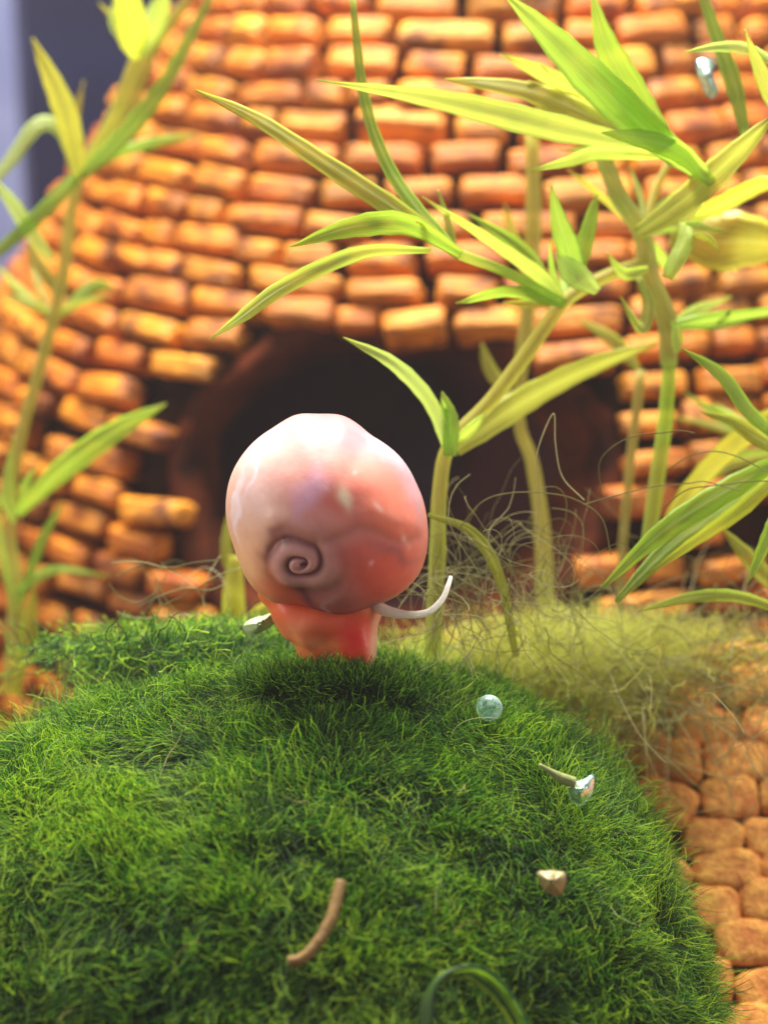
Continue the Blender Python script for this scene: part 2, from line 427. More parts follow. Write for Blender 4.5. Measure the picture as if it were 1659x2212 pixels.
def ball_at(px, py, lift=0.):
    """the moss surface seen at a pixel"""
    o = np.array(CAM); d0 = 6.0
    for i in range(1400):
        d = d0 + i * .005; p = np.array(at(px, py, d)); l = A3 @ (p - np.array(BC))
        if (abs(l[0]) / RX) ** PN + (abs(l[1]) / RY) ** PN + (abs(l[2]) / RZ) ** PN < 1: return at(px, py, d - lift), d - lift
    return at(px, py, 10), 10.
print('ball at snail foot', ball_at(760, 1425)[1], ball_at(680, 1400)[1])

# ------------------------------------------------------------------ tubes and leaves
def catmull(P, n):
    P = [Vector(p) for p in P]; Q = [P[0] * 2 - P[1]] + P + [P[-1] * 2 - P[-2]]; out = []
    m = len(P) - 1
    for k in range(n):
        t = k / (n - 1) * m; i = min(int(t), m - 1); f = t - i
        a, b, c, d = Q[i:i + 4]
        out.append(.5 * ((2 * b) + (c - a) * f + (2 * a - 5 * b + 4 * c - d) * f * f + (3 * b - a - 3 * c + d) * f ** 3))
    return out
def tube_data(pts, rads, n=12, seg=None, ridges=0.):
    seg = seg or max(8, len(pts) * 5)
    C = catmull(pts, seg); Rr = np.interp(np.linspace(0, len(pts) - 1, seg), range(len(rads)), rads)
    V = []; F = []; ref = Vector((.3, -1, .2))
    for i, c in enumerate(C):
        t = (C[min(i + 1, seg - 1)] - C[max(i - 1, 0)]).normalized()
        a = ref.cross(t).normalized(); b = t.cross(a)
        for k in range(n):
            an = 2 * math.pi * k / n; r = Rr[i] * (1 + ridges * math.cos(4 * an) + .08 * noise.noise(c * 7 + Vector((k, 0, 0))))
            V.append(c + (a * math.cos(an) + b * math.sin(an)) * r)
    for i in range(seg - 1):
        for k in range(n): F.append((i * n + k, i * n + (k + 1) % n, (i + 1) * n + (k + 1) % n, (i + 1) * n + k))
    F.append(list(range(n))[::-1]); F.append([(seg - 1) * n + k for k in range(n)])
    return V, F
def tube(name, pts, rads, mat, parent=None, **kw):
    V, F = tube_data(pts, rads, **kw); me = mesh(name, V, F)
    uv = me.uv_layers.new(name='UVMap')
    n = kw.get('n', 12)
    vi = np.empty(len(me.loops), 'i'); me.loops.foreach_get('vertex_index', vi)
    uv.data.foreach_set('uv', np.stack([(vi // n) * .1, (vi % n) / n], 1).astype('f').ravel())
    return link(name, me, mat, parent)
LR = random.Random(5)
G = {  # leaf tissue colours
 'bright': srgb(176, 224, 40), 'green': srgb(146, 200, 46), 'pale': srgb(206, 234, 120), 'olive': srgb(186, 190, 70),
 'grey': srgb(180, 200, 100), 'yellow': srgb(226, 230, 50), 'dark': srgb(112, 128, 44), 'brown': srgb(156, 130, 74), 'mint': srgb(200, 228, 160), 'gold': srgb(214, 206, 60)}
def P3(pts, d0, d1):
    n = len(pts) - 1
    return [at(p[0], p[1], p[2] if len(p) > 2 else d0 + (d1 - d0) * i / n) for i, p in enumerate(pts)]
def leaf(parent, pts, w, col, d0, d1=None, base=.45, peak=.45, roll=None, name='leaf', tip=.04):
    d1 = d0 if d1 is None else d1
    C3 = P3(pts, d0, d1); seg = 22; C = catmull(C3, seg)
    roll = LR.uniform(-.6, .6) if roll is None else roll
    half = w * .68 / 2 / pxcm((d0 + d1) / 2) / max(.6, math.cos(roll))
    V = []; F = []; UV = []; nc = 6; fold = LR.uniform(.02, .14)
    for i, c in enumerate(C):
        s = i / (seg - 1)
        t = (C[min(i + 1, seg - 1)] - C[max(i - 1, 0)]).normalized()
        view = (c - CAM).normalized(); side = t.cross(view).normalized(); up = side.cross(t).normalized()
        rl = roll + .25 * math.sin(s * 5 + roll * 9)
        a = side * math.cos(rl) + up * math.sin(rl); b = a.cross(t).normalized()
        if s < peak: wp = base + (1 - base) * math.sin(s / peak * math.pi / 2)
        else: wp = tip + (1 - tip) * max(0, 1 - ((s - peak) / (1 - peak)) ** 1.9)
        hw = half * wp * (1 + .05 * noise.noise(c * 5) + (.07 if i % 3 == 0 else 0))
        ring = []
        for k in range(nc + 1): ring.append((-1 + 2 * k / nc, 1))
        for k in range(nc - 1, 0, -1): ring.append((-1 + 2 * k / nc, -1))
        for (x, sd) in ring:
            th = .004 * (1 - x * x) + .008 * math.exp(-(x / .18) ** 2) * (1 - s)
            V.append(c + a * (x * hw) + b * (sd * th + fold * abs(x) * hw * .8 + .006 * math.sin(x * 14)))
            UV.append((s, (x + 1) / 2))
    n = 2 * nc
    for i in range(seg - 1):
        for k in range(n): F.append((i * n + k, i * n + (k + 1) % n, (i + 1) * n + (k + 1) % n, (i + 1) * n + k))
    F.append(list(range(n))[::-1]); F.append([(seg - 1) * n + k for k in range(n)])
    me = mesh(name, V, F); uv = me.uv_layers.new(name='UVMap')
    vi = np.empty(len(me.loops), 'i'); me.loops.foreach_get('vertex_index', vi)
    uv.data.foreach_set('uv', np.array(UV, 'f')[vi].ravel())
    o = link(name, me, LEAF, parent); o.color = G[col]; return o
def stem(parent, pts, w, col, d0, d1=None, name='stem'):
    d1 = d0 if d1 is None else d1
    ws = w if isinstance(w, (list, tuple)) else [w] * len(pts)
    o = tube(name, P3(pts, d0, d1), [x * .74 / 2 / pxcm((d0 + d1) / 2) for x in ws], LEAF, parent, ridges=.05); o.color = G[col]; return o

# plant on the right, its side branch reaching left over the opening
A = tag(empty('water_plant', at(1400, 1250, 11.2)), 'tall bright green stem plant on the right with narrow leaves reaching left', 'aquarium plant', 'water plants around the tower')
stem(A, [(1300, 330), (1335, 420), (1385, 500), (1405, 600), (1440, 690), (1445, 790)], [50, 52, 56, 60, 62, 52], 'dark', 11.0, 11.1)
stem(A, [(1447, 770), (1438, 900), (1420, 1030), (1400, 1180)], [38, 44, 48, 46], 'bright', 11.1, 11.2)
stem(A, [(1385, 500), (1440, 480), (1480, 470), (1530, 385)], [44, 34, 36, 40], 'dark', 11.0, 10.5)
stem(A, [(935, 1420), (945, 1200), (950, 1060), (972, 960), (1060, 865), (1140, 760), (1215, 655), (1300, 600), (1405, 560)], [48, 48, 44, 40, 44, 46, 42, 40, 36], 'olive', 10.4, 11.0, 'branch')
stem(A, [(1215, 655), (1100, 590), (985, 545)], [34, 30, 30], 'green', 10.7, 10.2, 'branch')
LA = [
 ([(1530, 385), (1420, 300), (1300, 190), (1190, 80), (1085, -20)], 118, 'green', 10.4, 10.0, {}),
 ([(1440, 320), (1375, 220), (1310, 100), (1275, -30)], 100, 'bright', 10.3, 10.2, dict(base=.7)),
 ([(1400, 320), (1180, 270), (950, 215), (685, 172)], 84, 'grey', 10.5, 9.9, dict(base=.5, peak=.35)),
 ([(1390, 310), (1230, 230), (1120, 190), (960, 170)], 74, 'olive', 10.6, 10.3, {}),
 ([(1380, 300), (1230, 190), (1080, 115)], 84, 'olive', 10.7, 10.9, {}),
 ([(1450, 335), (1300, 330), (1220, 350), (1145, 368)], 52, 'pale', 10.4, 10.2, {}),
 ([(1540, 395), (1470, 330), (1390, 300), (1300, 285)], 70, 'pale', 10.35, 10.2, {}),
 ([(1375, 505), (1480, 430), (1580, 340), (1680, 240)], 92, 'olive', 10.6, 10.1, dict(base=.5)),
 ([(1610, 290), (1585, 180), (1550, 80), (1515, -20)], 50, 'green', 10.9, 11.0, dict(tip=.5)),
 ([(1700, 150), (1620, 105), (1550, 100), (1475, 112)], 34, 'mint', 10.3, 10.0, {}),
 ([(1680, 250), (1650, 170), (1608, 62)], 52, 'olive', 10.2, 10.0, {}),
 ([(1450, 500), (1540, 520), (1620, 520), (1760, 540)], 190, 'gold', 11.3, 11.3, dict(roll=.1)),
 ([(1480, 470), (1560, 440), (1640, 400), (1700, 390)], 60, 'yellow', 10.8, 10.6, {}),
 ([(1480, 480), (1475, 530), (1440, 600)], 64, 'pale', 10.5, 10.3, dict(tip=.45)),
 ([(1480, 480), (1520, 490), (1560, 497)], 24, 'pale', 10.4, 10.3, {}),
 ([(1500, 505), (1530, 515), (1555, 545)], 26, 'yellow', 10.4, 10.3, {}),
 ([(1250, 590), (1215, 500), (1190, 398)], 74, 'green', 10.6, 10.3, {}),
 ([(1245, 590), (1268, 500), (1290, 418)], 66, 'bright', 10.7, 10.6, {}),
 ([(1290, 630), (1240, 590), (1200, 545)], 76, 'mint', 10.5, 10.4, {}),
 ([(1215, 655), (1170, 600), (1060, 520), (912, 425)], 58, 'grey', 10.7, 10.3, {}),
 ([(1210, 655), (1100, 630), (985, 655)], 52, 'bright', 10.6, 10.4, {}),
 ([(1200, 640), (1130, 540), (1010, 460)], 44, 'green', 10.9, 10.8, {}),
 ([(992, 552), (900, 450), (830, 340), (785, 200), (760, -20)], 46, 'green', 10.1, 10.3, dict(peak=.2, tip=.35)),
 ([(995, 550), (860, 455), (700, 350), (560, 258), (422, 193)], 66, 'olive', 10.0, 9.6, dict(peak=.4)),
 ([(995, 548), (880, 485), (760, 490), (625, 533)], 74, 'bright', 9.95, 9.7, dict(peak=.45)),
 ([(930, 540), (780, 545), (620, 615), (520, 685), (453, 732)], 52, 'pale', 10.0, 9.5, dict(peak=.4)),
 ([(1380, 600), (1400, 660), (1385, 710), (1340, 640)], 40, 'grey', 10.9, 10.8, {}),
 ([(970, 975), (930, 870), (850, 785), (742, 728)], 52, 'mint', 10.4, 10.0, dict(base=.6)),
 ([(972, 985), (972, 910), (955, 845)], 56, 'green', 10.35, 10.3, dict(base=.7)),
 ([(985, 970), (1110, 880), (1260, 800), (1420, 740)], 86, 'olive', 10.9, 11.4, {}),
 ([(1450, 705), (1540, 690), (1700, 668)], 42, 'green', 11.0, 11.0, dict(tip=.6)),
 ([(1462, 760), (1462, 725), (1458, 690)], 40, 'pale', 10.7, 10.7, {}),
 ([(1400, 580), (1350, 590), (1310, 545)], 40, 'pale', 10.8, 10.7, {}),
 ([(925, 1112), (1020, 1150), (1080, 1250), (1115, 1420)], 38, 'olive', 10.1, 10.3, dict(base=.4, tip=.5)),
]
for pts, w, c, d0, d1, kw in LA: leaf(A, pts, w, c, d0, d1, **kw)

wr = random.Random(21)
def whorl(parent, x, y, d, n, a0, a1, l0, l1, w0=20, w1=38):
    for i in range(n):
        a = math.radians(wr.uniform(a0, a1)); L = wr.uniform(l0, l1); b = a + wr.uniform(-.35, .35)
        m = (x + math.cos(a) * L * .5, y - math.sin(a) * L * .5); e = (m[0] + math.cos(b) * L * .5, m[1] - math.sin(b) * L * .5)
        leaf(parent, [(x, y), m, e], wr.uniform(w0, w1), wr.choice(['olive', 'green', 'grey', 'gold', 'pale']), d, d + wr.uniform(-.5, .6))
whorl(A, 1410, 300, 10.9, 5, 110, 200, 120, 300); whorl(A, 1215, 650, 10.9, 5, 60, 200, 90, 190); whorl(A, 985, 548, 10.3, 3, 100, 170, 90, 180)
whorl(A, 1390, 505, 11.2, 6, -60, 140, 90, 220); whorl(A, 1450, 700, 11.3, 4, -60, 60, 90, 200); whorl(A, 975, 965, 10.6, 2, 40, 120, 80, 120)
# plant entering from the right edge
B = tag(empty('water_plant', at(1760, 1150, 10.6)), 'vivid green leafy shoot entering at the right edge above the roots', 'aquarium plant', 'water plants around the tower')
stem(B, [(1760, 1150), (1720, 1040), (1690, 960), (1720, 800)], 44, 'green', 10.6)
for pts, w, c, d0, d1, kw in [
 ([(1700, 985), (1570, 1060), (1430, 1150), (1300, 1270)], 74, 'bright', 10.4, 9.9, dict(base=.6, tip=.2, roll=.3)),
 ([(1700, 1000), (1560, 1100), (1440, 1190), (1330, 1300)], 66, 'green', 10.5, 10.1, dict(base=.6, tip=.2, roll=-.3)),
 ([(1700, 1010), (1600, 1100), (1500, 1170), (1400, 1240)], 56, 'yellow', 10.3, 10.0, dict(base=.5, roll=.5)),
 ([(1700, 960), (1620, 890), (1560, 810), (1475, 753)], 48, 'green', 10.4, 10.1, {}),
 ([(1700, 985), (1640, 950), (1580, 910), (1512, 888)], 44, 'olive', 10.5, 10.5, {}),
 ([(1700, 880), (1600, 950), (1500, 1050), (1420, 1160)], 90, 'gold', 11.2, 11.3, {}),
 ([(1700, 1080), (1660, 1160), (1615, 1260)], 62, 'bright', 10.2, 10.0, {}),
 ([(1720, 1300), (1640, 1230), (1560, 1140)], 60, 'olive', 10.9, 10.9, {}),
 ([(1720, 1330), (1600, 1290), (1500, 1290), (1380, 1320)], 44, 'pale', 10.3, 10.2, {}),
]: leaf(B, pts, w, c, d0, d1, **kw)

# faint stems close to the tower
Dp = tag(empty('water_plant', at(1180, 1350, 12.0)), 'thin olive plant standing out of focus in front of the dark opening', 'aquarium plant', 'water plants around the tower')
stem(Dp, [(1190, 1480), (1180, 1350), (1172, 1150), (1150, 1000), (1120, 880), (1150, 560), (1150, 280)], [56, 56, 46, 36, 34, 50, 40], 'olive', 12.0, 12.4)
stem(Dp, [(1335, 1420), (1345, 1180), (1362, 1000), (1385, 800)], [26, 26, 28, 30], 'brown', 12.0)
for pts, w, c, d0, d1, kw in [([(1150, 300), (1190, 220), (1280, 150)], 60, 'gold', 12.3, 12.3, {}), ([(1120, 880), (1060, 800), (1040, 740)], 40, 'olive', 12.2, 12.2, {}),
    ([(1150, 600), (1110, 520), (1090, 440)], 50, 'gold', 12.3, 12.3, {}), ([(1380, 800), (1330, 740), (1250, 690)], 46, 'olive', 12.0, 12.1, {})]:
    leaf(Dp, pts, w, c, d0, d1, **kw)
E = tag(empty('water_plant', at(505, 1400, 11.6)), 'short blurred yellow green shoot just behind the left of the snail', 'aquarium plant', 'water plants around the tower')
stem(E, [(510, 1420), (505, 1300), (508, 1200)], [70, 66, 40], 'yellow', 11.6)
leaf(E, [(506, 1260), (490, 1180), (500, 1090)], 40, 'olive', 11.6)
leaf(E, [(520, 1400), (560, 1330), (600, 1290)], 56, 'yellow', 11.5)

_at = at
def at(x, y, d): return _at(x, y, d + 1.2)
# plant on the left
Cc = tag(empty('water_plant', at(40, 1500, 12)), 'pale yellow green plant on the left in front of the navy backdrop', 'aquarium plant', 'water plants around the tower')
stem(Cc, [(25, 1500), (35, 1300), (20, 1120), (45, 940), (90, 780), (135, 600), (150, 480), (170, 375)], [60, 52, 32, 36, 38, 40, 38, 36], 'olive', 11.4, 11.8)
stem(Cc, [(170, 375), (240, 260), (300, 110)], [40, 36, 40], 'olive', 11.8, 11.6, 'branch')
for pts, w, c, d0, d1, kw in [
 ([(175, 385), (140, 240), (70, 80)], 84, 'gold', 11.6, 11.2, {}),
 ([(175, 380), (270, 290), (360, 170), (465, -30)], 58, 'green', 11.6, 11.4, dict(base=.7, tip=.5)),
 ([(190, 340), (270, 250), (330, 100), (430, -30)], 54, 'olive', 11.9, 11.8, dict(tip=.4)),
 ([(175, 370), (90, 460), (-30, 565)], 52, 'green', 11.6, 11.4, dict(base=.7, tip=.5)),
 ([(165, 365), (130, 280), (80, 270), (20, 350), (-40, 420)], 50, 'mint', 11.7, 11.3, dict(base=.7, tip=.4)),
 ([(110, 560), (60, 490), (20, 430), (-40, 360)], 50, 'mint', 11.6, 11.3, dict(base=.6)),
 ([(300, 125), (285, 60), (270, -40)], 110, 'yellow', 11.5, 11.2, dict(base=.35, tip=.6)),
 ([(305, 120), (340, 50), (360, -40)], 60, 'pale', 11.5, 11.3, dict(tip=.6)),
 ([(300, 100), (250, 50), (255, -10)], 44, 'mint', 11.6, 11.5, dict(tip=.3)),
 ([(200, 350), (320, 310), (430, 290)], 40, 'green', 11.9, 12.2, {}),
 ([(130, 640), (90, 580), (60, 520)], 48, 'olive', 11.7, 11.7, {}),
 ([(130, 680), (200, 620), (250, 620)], 50, 'green', 12.0, 12.3, {}),
 ([(35, 1110), (140, 1010), (250, 930), (360, 872)], 84, 'bright', 11.3, 11.0, dict(base=.5)),
 ([(30, 1130), (15, 1060), (30, 940)], 44, 'pale', 11.2, 11.1, {}),
 ([(45, 1300), (90, 1170), (138, 1085)], 34, 'green', 11.4, 11.3, {}),
 ([(35, 1280), (120, 1230), (235, 1245)], 36, 'green', 11.4, 11.6, {}),
 ([(35, 1320), (0, 1180), (-10, 1040)], 44, 'pale', 11.3, 11.2, {}),
 ([(30, 1500), (60, 1380), (75, 1260)], 60, 'yellow', 11.3, 11.3, {}),
]: leaf(Cc, pts, w, c, d0, d1, **kw)

whorl(Cc, 170, 378, 11.9, 5, 20, 170, 110, 240); whorl(Cc, 110, 680, 12.0, 4, -20, 200, 80, 170); whorl(Cc, 40, 1110, 11.6, 4, 30, 150, 90, 200); whorl(Cc, 300, 110, 11.7, 3, 40, 140, 90, 160)
whorl(B, 1690, 980, 10.9, 6, 120, 240, 120, 260)
at = _at
# ------------------------------------------------------------------ snail
SD = 9.68; SC = at(710, 1110, SD); SP = pxcm(SD)
snail = tag(empty('snail', at(730, 1425, SD)), 'pink and red ramshorn snail with a pearly round shell on top of the moss ball', 'snail')
OUT = [(640, 893), (690, 895), (740, 899), (800, 938), (865, 985), (900, 1045), (922, 1110), (924, 1180), (905, 1240), (860, 1290), (810, 1312), (760, 1330), (700, 1326), (650, 1308), (590, 1302), (545, 1270), (505, 1180), (490, 1090), (500, 1030), (540, 965), (590, 925)]
oa = sorted([(math.atan2(1110 - y, x - 710), math.hypot(x - 710, y - 1110) / SP) for x, y in OUT])
OA = np.array([a for a, _ in oa]); OR = np.array([r for _, r in oa])
OA = np.concatenate([OA - 2 * math.pi, OA, OA + 2 * math.pi]); OR = np.concatenate([OR] * 3)
grid = np.linspace(-math.pi * 1.2, math.pi * 1.2, 600); sm = np.convolve(np.interp(grid, OA, OR), np.ones(13) / 13, 'same'); 
grid = grid[10:-10]; sm = sm[10:-10]
# pole of the coil, in camera axes (right, up, towards viewer)
ap = np.array([-.256, -.488, .834]); ap /= np.linalg.norm(ap)
b1 = np.cross(ap, [0, 1, 0]); b1 /= np.linalg.norm(b1); b2 = np.cross(ap, b1)
NA, NP = 150, 200; D = []
for i in range(NA + 1):
    al = math.pi * (i / NA) ** 1.35
    for j in range(NP):
        ph = 2 * math.pi * j / NP
        D.append(ap * math.cos(al) + (b1 * math.cos(ph) + b2 * math.sin(ph)) * math.sin(al))
D = np.array(D); al = np.repeat(math.pi * (np.arange(NA + 1) / NA) ** 1.35, NP); ph = np.tile(2 * math.pi * np.arange(NP) / NP, NA + 1)
psi = np.arctan2(D[:, 1], D[:, 0]); rr_ = np.interp(psi, grid, sm)
Lx = D[:, 0] * rr_; Ly = D[:, 1] * rr_; Lz = D[:, 2] * .46
disp = np.zeros(len(D))
# coil: a groove that spirals out of the pole; the pit is sunken
b_ = 1.15; w = np.log(np.maximum(al, .06) / .115) / b_ - ph / (2 * math.pi) * 1.0
fr = w - np.floor(w); gro = np.exp(-((np.minimum(fr, 1 - fr)) / .16) ** 2)
inner = 1 / (1 + np.exp((al - .37) / .04))
disp += inner * (.030 * np.sin(np.pi * fr) ** .7 - .014)
pit = np.exp(-((al - .42) / .10) ** 2) * (.55 - .45 * np.cos(ph - 5.2))
disp -= inner * .022 + pit * .022
X = 710 + Lx * SP; Y = 1110 - Ly * SP
front = np.clip(D[:, 2] * 3, 0, 1)
def seg_dist(X, Y, pl):
    best = np.full(len(X), 1e9)
    for (x0, y0), (x1, y1) in zip(pl[:-1], pl[1:]):
        t = np.clip(((X - x0) * (x1 - x0) + (Y - y0) * (y1 - y0)) / ((x1 - x0) ** 2 + (y1 - y0) ** 2), 0, 1)
        best = np.minimum(best, np.hypot(X - x0 - t * (x1 - x0), Y - y0 - t * (y1 - y0)))
    return best
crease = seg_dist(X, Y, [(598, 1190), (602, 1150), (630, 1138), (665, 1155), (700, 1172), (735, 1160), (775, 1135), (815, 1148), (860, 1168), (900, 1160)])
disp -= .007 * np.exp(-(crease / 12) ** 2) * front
ridge = seg_dist(X, Y, [(600, 1120), (680, 1140), (740, 1128), (800, 1108), (880, 1130)])
disp += .006 * np.exp(-(ridge / 18) ** 2) * front
disp += .006 * vnoise(D, 4.5, 91)[:, 0] 
Lx += D[:, 0] * disp; Ly += D[:, 1] * disp; Lz += D[:, 2] * disp
Pw = np.stack([Lx, Ly, Lz], 1) @ A3 + np.array(SC)
F = [(i * NP + j, i * NP + (j + 1) % NP, (i + 1) * NP + (j + 1) % NP, (i + 1) * NP + j) for i in range(NA) for j in range(NP)]
me = mesh('shell', Pw, F)
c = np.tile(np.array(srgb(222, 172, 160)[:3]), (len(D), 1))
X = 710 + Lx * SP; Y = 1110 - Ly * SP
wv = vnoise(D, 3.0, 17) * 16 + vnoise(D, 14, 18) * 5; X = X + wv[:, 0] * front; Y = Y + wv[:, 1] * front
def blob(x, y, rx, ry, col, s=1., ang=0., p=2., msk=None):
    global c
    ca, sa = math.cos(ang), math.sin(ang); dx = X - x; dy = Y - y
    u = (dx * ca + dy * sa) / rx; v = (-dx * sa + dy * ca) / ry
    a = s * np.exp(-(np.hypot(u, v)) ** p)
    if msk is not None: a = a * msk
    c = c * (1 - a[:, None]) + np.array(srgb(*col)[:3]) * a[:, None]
blob(700, 920, 230, 90, (160, 112, 124), .95)  # top darkened in the colour to offset the overhead lamp
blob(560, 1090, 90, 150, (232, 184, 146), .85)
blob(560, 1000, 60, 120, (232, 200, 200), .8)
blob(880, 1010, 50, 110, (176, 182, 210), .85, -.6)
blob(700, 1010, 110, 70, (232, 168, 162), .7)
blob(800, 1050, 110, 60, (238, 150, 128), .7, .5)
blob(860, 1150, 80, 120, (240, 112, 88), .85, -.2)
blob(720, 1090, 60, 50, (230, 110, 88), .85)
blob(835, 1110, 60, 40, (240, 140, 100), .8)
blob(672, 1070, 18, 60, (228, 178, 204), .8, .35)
blob(733, 1078, 16, 26, (255, 244, 205), .95, -.3)  # highlight streak painted into the shell colour
blob(790, 1230, 120, 90, (216, 84, 66), .85)  # lower reds raised in the colour where little light reaches
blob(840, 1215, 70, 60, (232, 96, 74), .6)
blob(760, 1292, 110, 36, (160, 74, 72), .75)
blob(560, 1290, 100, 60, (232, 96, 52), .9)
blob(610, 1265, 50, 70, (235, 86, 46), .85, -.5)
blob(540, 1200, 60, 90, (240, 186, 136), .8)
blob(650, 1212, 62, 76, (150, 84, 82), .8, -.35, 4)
cres = seg_dist(X, Y, [(612, 1150), (604, 1200), (624, 1255), (670, 1298), (730, 1318)]); a = np.exp(-(cres / 19) ** 2) * front * .85; c = c * (1 - a[:, None]) + np.array(srgb(100, 44, 58)[:3]) * a[:, None]  # shade along the edge of the sunken pit, painted in
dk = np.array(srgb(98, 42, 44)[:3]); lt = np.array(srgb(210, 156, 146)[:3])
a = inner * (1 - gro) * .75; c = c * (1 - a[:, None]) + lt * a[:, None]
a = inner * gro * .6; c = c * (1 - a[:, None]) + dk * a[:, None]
a = np.clip(pit, 0, 1) * .25; c = c * (1 - a[:, None]) + dk * a[:, None]  # pit recess darkened in the colour as shade
a = np.exp(-(crease / 13) ** 2) * front * .45; c = c * (1 - a[:, None]) + np.array(srgb(176, 104, 84)[:3]) * a[:, None]  # crease shade painted in along the groove
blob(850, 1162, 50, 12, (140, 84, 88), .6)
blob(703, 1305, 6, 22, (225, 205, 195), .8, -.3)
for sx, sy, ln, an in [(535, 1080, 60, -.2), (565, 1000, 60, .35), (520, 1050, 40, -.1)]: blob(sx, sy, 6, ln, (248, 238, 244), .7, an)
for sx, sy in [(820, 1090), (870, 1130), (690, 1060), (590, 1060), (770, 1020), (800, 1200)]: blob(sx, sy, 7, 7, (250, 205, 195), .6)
ca = me.color_attributes.new('pigment_and_light', 'FLOAT_COLOR', 'POINT')
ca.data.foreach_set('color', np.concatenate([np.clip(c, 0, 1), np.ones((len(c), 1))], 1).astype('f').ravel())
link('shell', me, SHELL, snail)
# soft body: overlapping lobes fused into one surface
bm = bmesh.new()
def lobe(x, y, d, rx, ry, rz, ang=0.):
    r = bmesh.ops.create_icosphere(bm, subdivisions=4, radius=1); cpt = at(x, y, d); s = 1 / pxcm(d)
    for v in r['verts']:
        q = v.co; ux = q.x * rx * s; uy = q.y * ry * s
        v.co = cpt + RIGHT * (ux * math.cos(ang) + uy * math.sin(ang)) + UP * (-ux * math.sin(ang) + uy * math.cos(ang)) - FWD * (q.z * rz * s)
FD = 9.76
lobe(700, 1270, FD + .06, 120, 60, 90); lobe(612, 1286, FD + .03, 60, 40, 70, .4); lobe(650, 1325, FD - .02, 70, 50, 70, .25); lobe(700, 1340, FD, 100, 50, 90); lobe(720, 1400, FD + .03, 80, 50, 70)
lobe(760, 1360, FD - .04, 52, 80, 60, .03); lobe(770, 1310, FD, 56, 50, 80); lobe(676, 1378, FD - .05, 44, 26, 44)
lobe(778, 1400, FD - .06, 36, 62, 50, .06); lobe(745, 1420, FD + .1, 60, 26, 70); lobe(640, 1360, FD, 34, 26, 34)
me = bpy.data.meshes.new('body'); bm.to_mesh(me); bm.free()
tmp = bpy.data.objects.new('tmp', me); COL.objects.link(tmp)
md = tmp.modifiers.new('r', 'REMESH'); md.mode = 'VOXEL'; md.voxel_size = .014
ms = tmp.modifiers.new('s', 'SMOOTH'); ms.factor = .8; ms.iterations = 22
bpy.context.view_layer.update()
me2 = bpy.data.meshes.new_from_object(tmp.evaluated_get(bpy.context.evaluated_depsgraph_get()))
bpy.data.objects.remove(tmp); me2.name = 'body'
nv = len(me2.vertices); a = np.empty(nv * 3, 'f'); me2.vertices.foreach_get('co', a); a = a.reshape(-1, 3)
nz = vnoise(a, 14, 3) * .006; a += nz; me2.vertices.foreach_set('co', a.ravel())
me2.polygons.foreach_set('use_smooth', [True] * len(me2.polygons))
X = np.empty(nv); Y = np.empty(nv)
for i in range(nv): X[i], Y[i], _ = project(a[i])
c = np.tile(np.array(srgb(255, 122, 66)[:3]), (nv, 1))
blob(765, 1380, 45, 60, (226, 40, 26), .95); blob(620, 1300, 50, 40, (228, 90, 50), .6); blob(690, 1340, 90, 26, (240, 84, 56), .6)
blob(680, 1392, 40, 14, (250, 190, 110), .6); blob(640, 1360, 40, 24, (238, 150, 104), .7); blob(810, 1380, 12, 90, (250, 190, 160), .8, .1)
ca = me2.color_attributes.new('pigment_and_light', 'FLOAT_COLOR', 'POINT')
ca.data.foreach_set('color', np.concatenate([np.clip(c, 0, 1), np.ones((nv, 1))], 1).astype('f').ravel())
me2.materials.clear(); link('body', me2, FLESH, snail)
# feeler
def pigtube(name, pts, rads, cols, parent):
    V, F = tube_data(pts, rads, n=12, seg=40); me = mesh(name, V, F)
    cc = np.array([[*np.array([np.interp((i // 12) / 39 * (len(cols) - 1), range(len(cols)), [k[q] for k in cols]) for q in range(3)]), 1] for i in range(len(V))])
    ca = me.color_attributes.new('pigment_and_light', 'FLOAT_COLOR', 'POINT'); ca.data.foreach_set('color', cc.astype('f').ravel())
    return link(name, me, mat_attr('feeler skin', .4, .8, 20, .1, (.3, .3, .3), .1), parent)
pigtube('feeler', P3([(800, 1298), (830, 1318), (880, 1328), (925, 1322), (955, 1295), (968, 1265), (974, 1246)], 9.64, 9.5), [.040, .030, .021, .017, .015, .013, .009],
        [srgb(240, 150, 110), srgb(240, 215, 195), srgb(236, 232, 220), srgb(240, 238, 230), srgb(240, 240, 235)], snail)

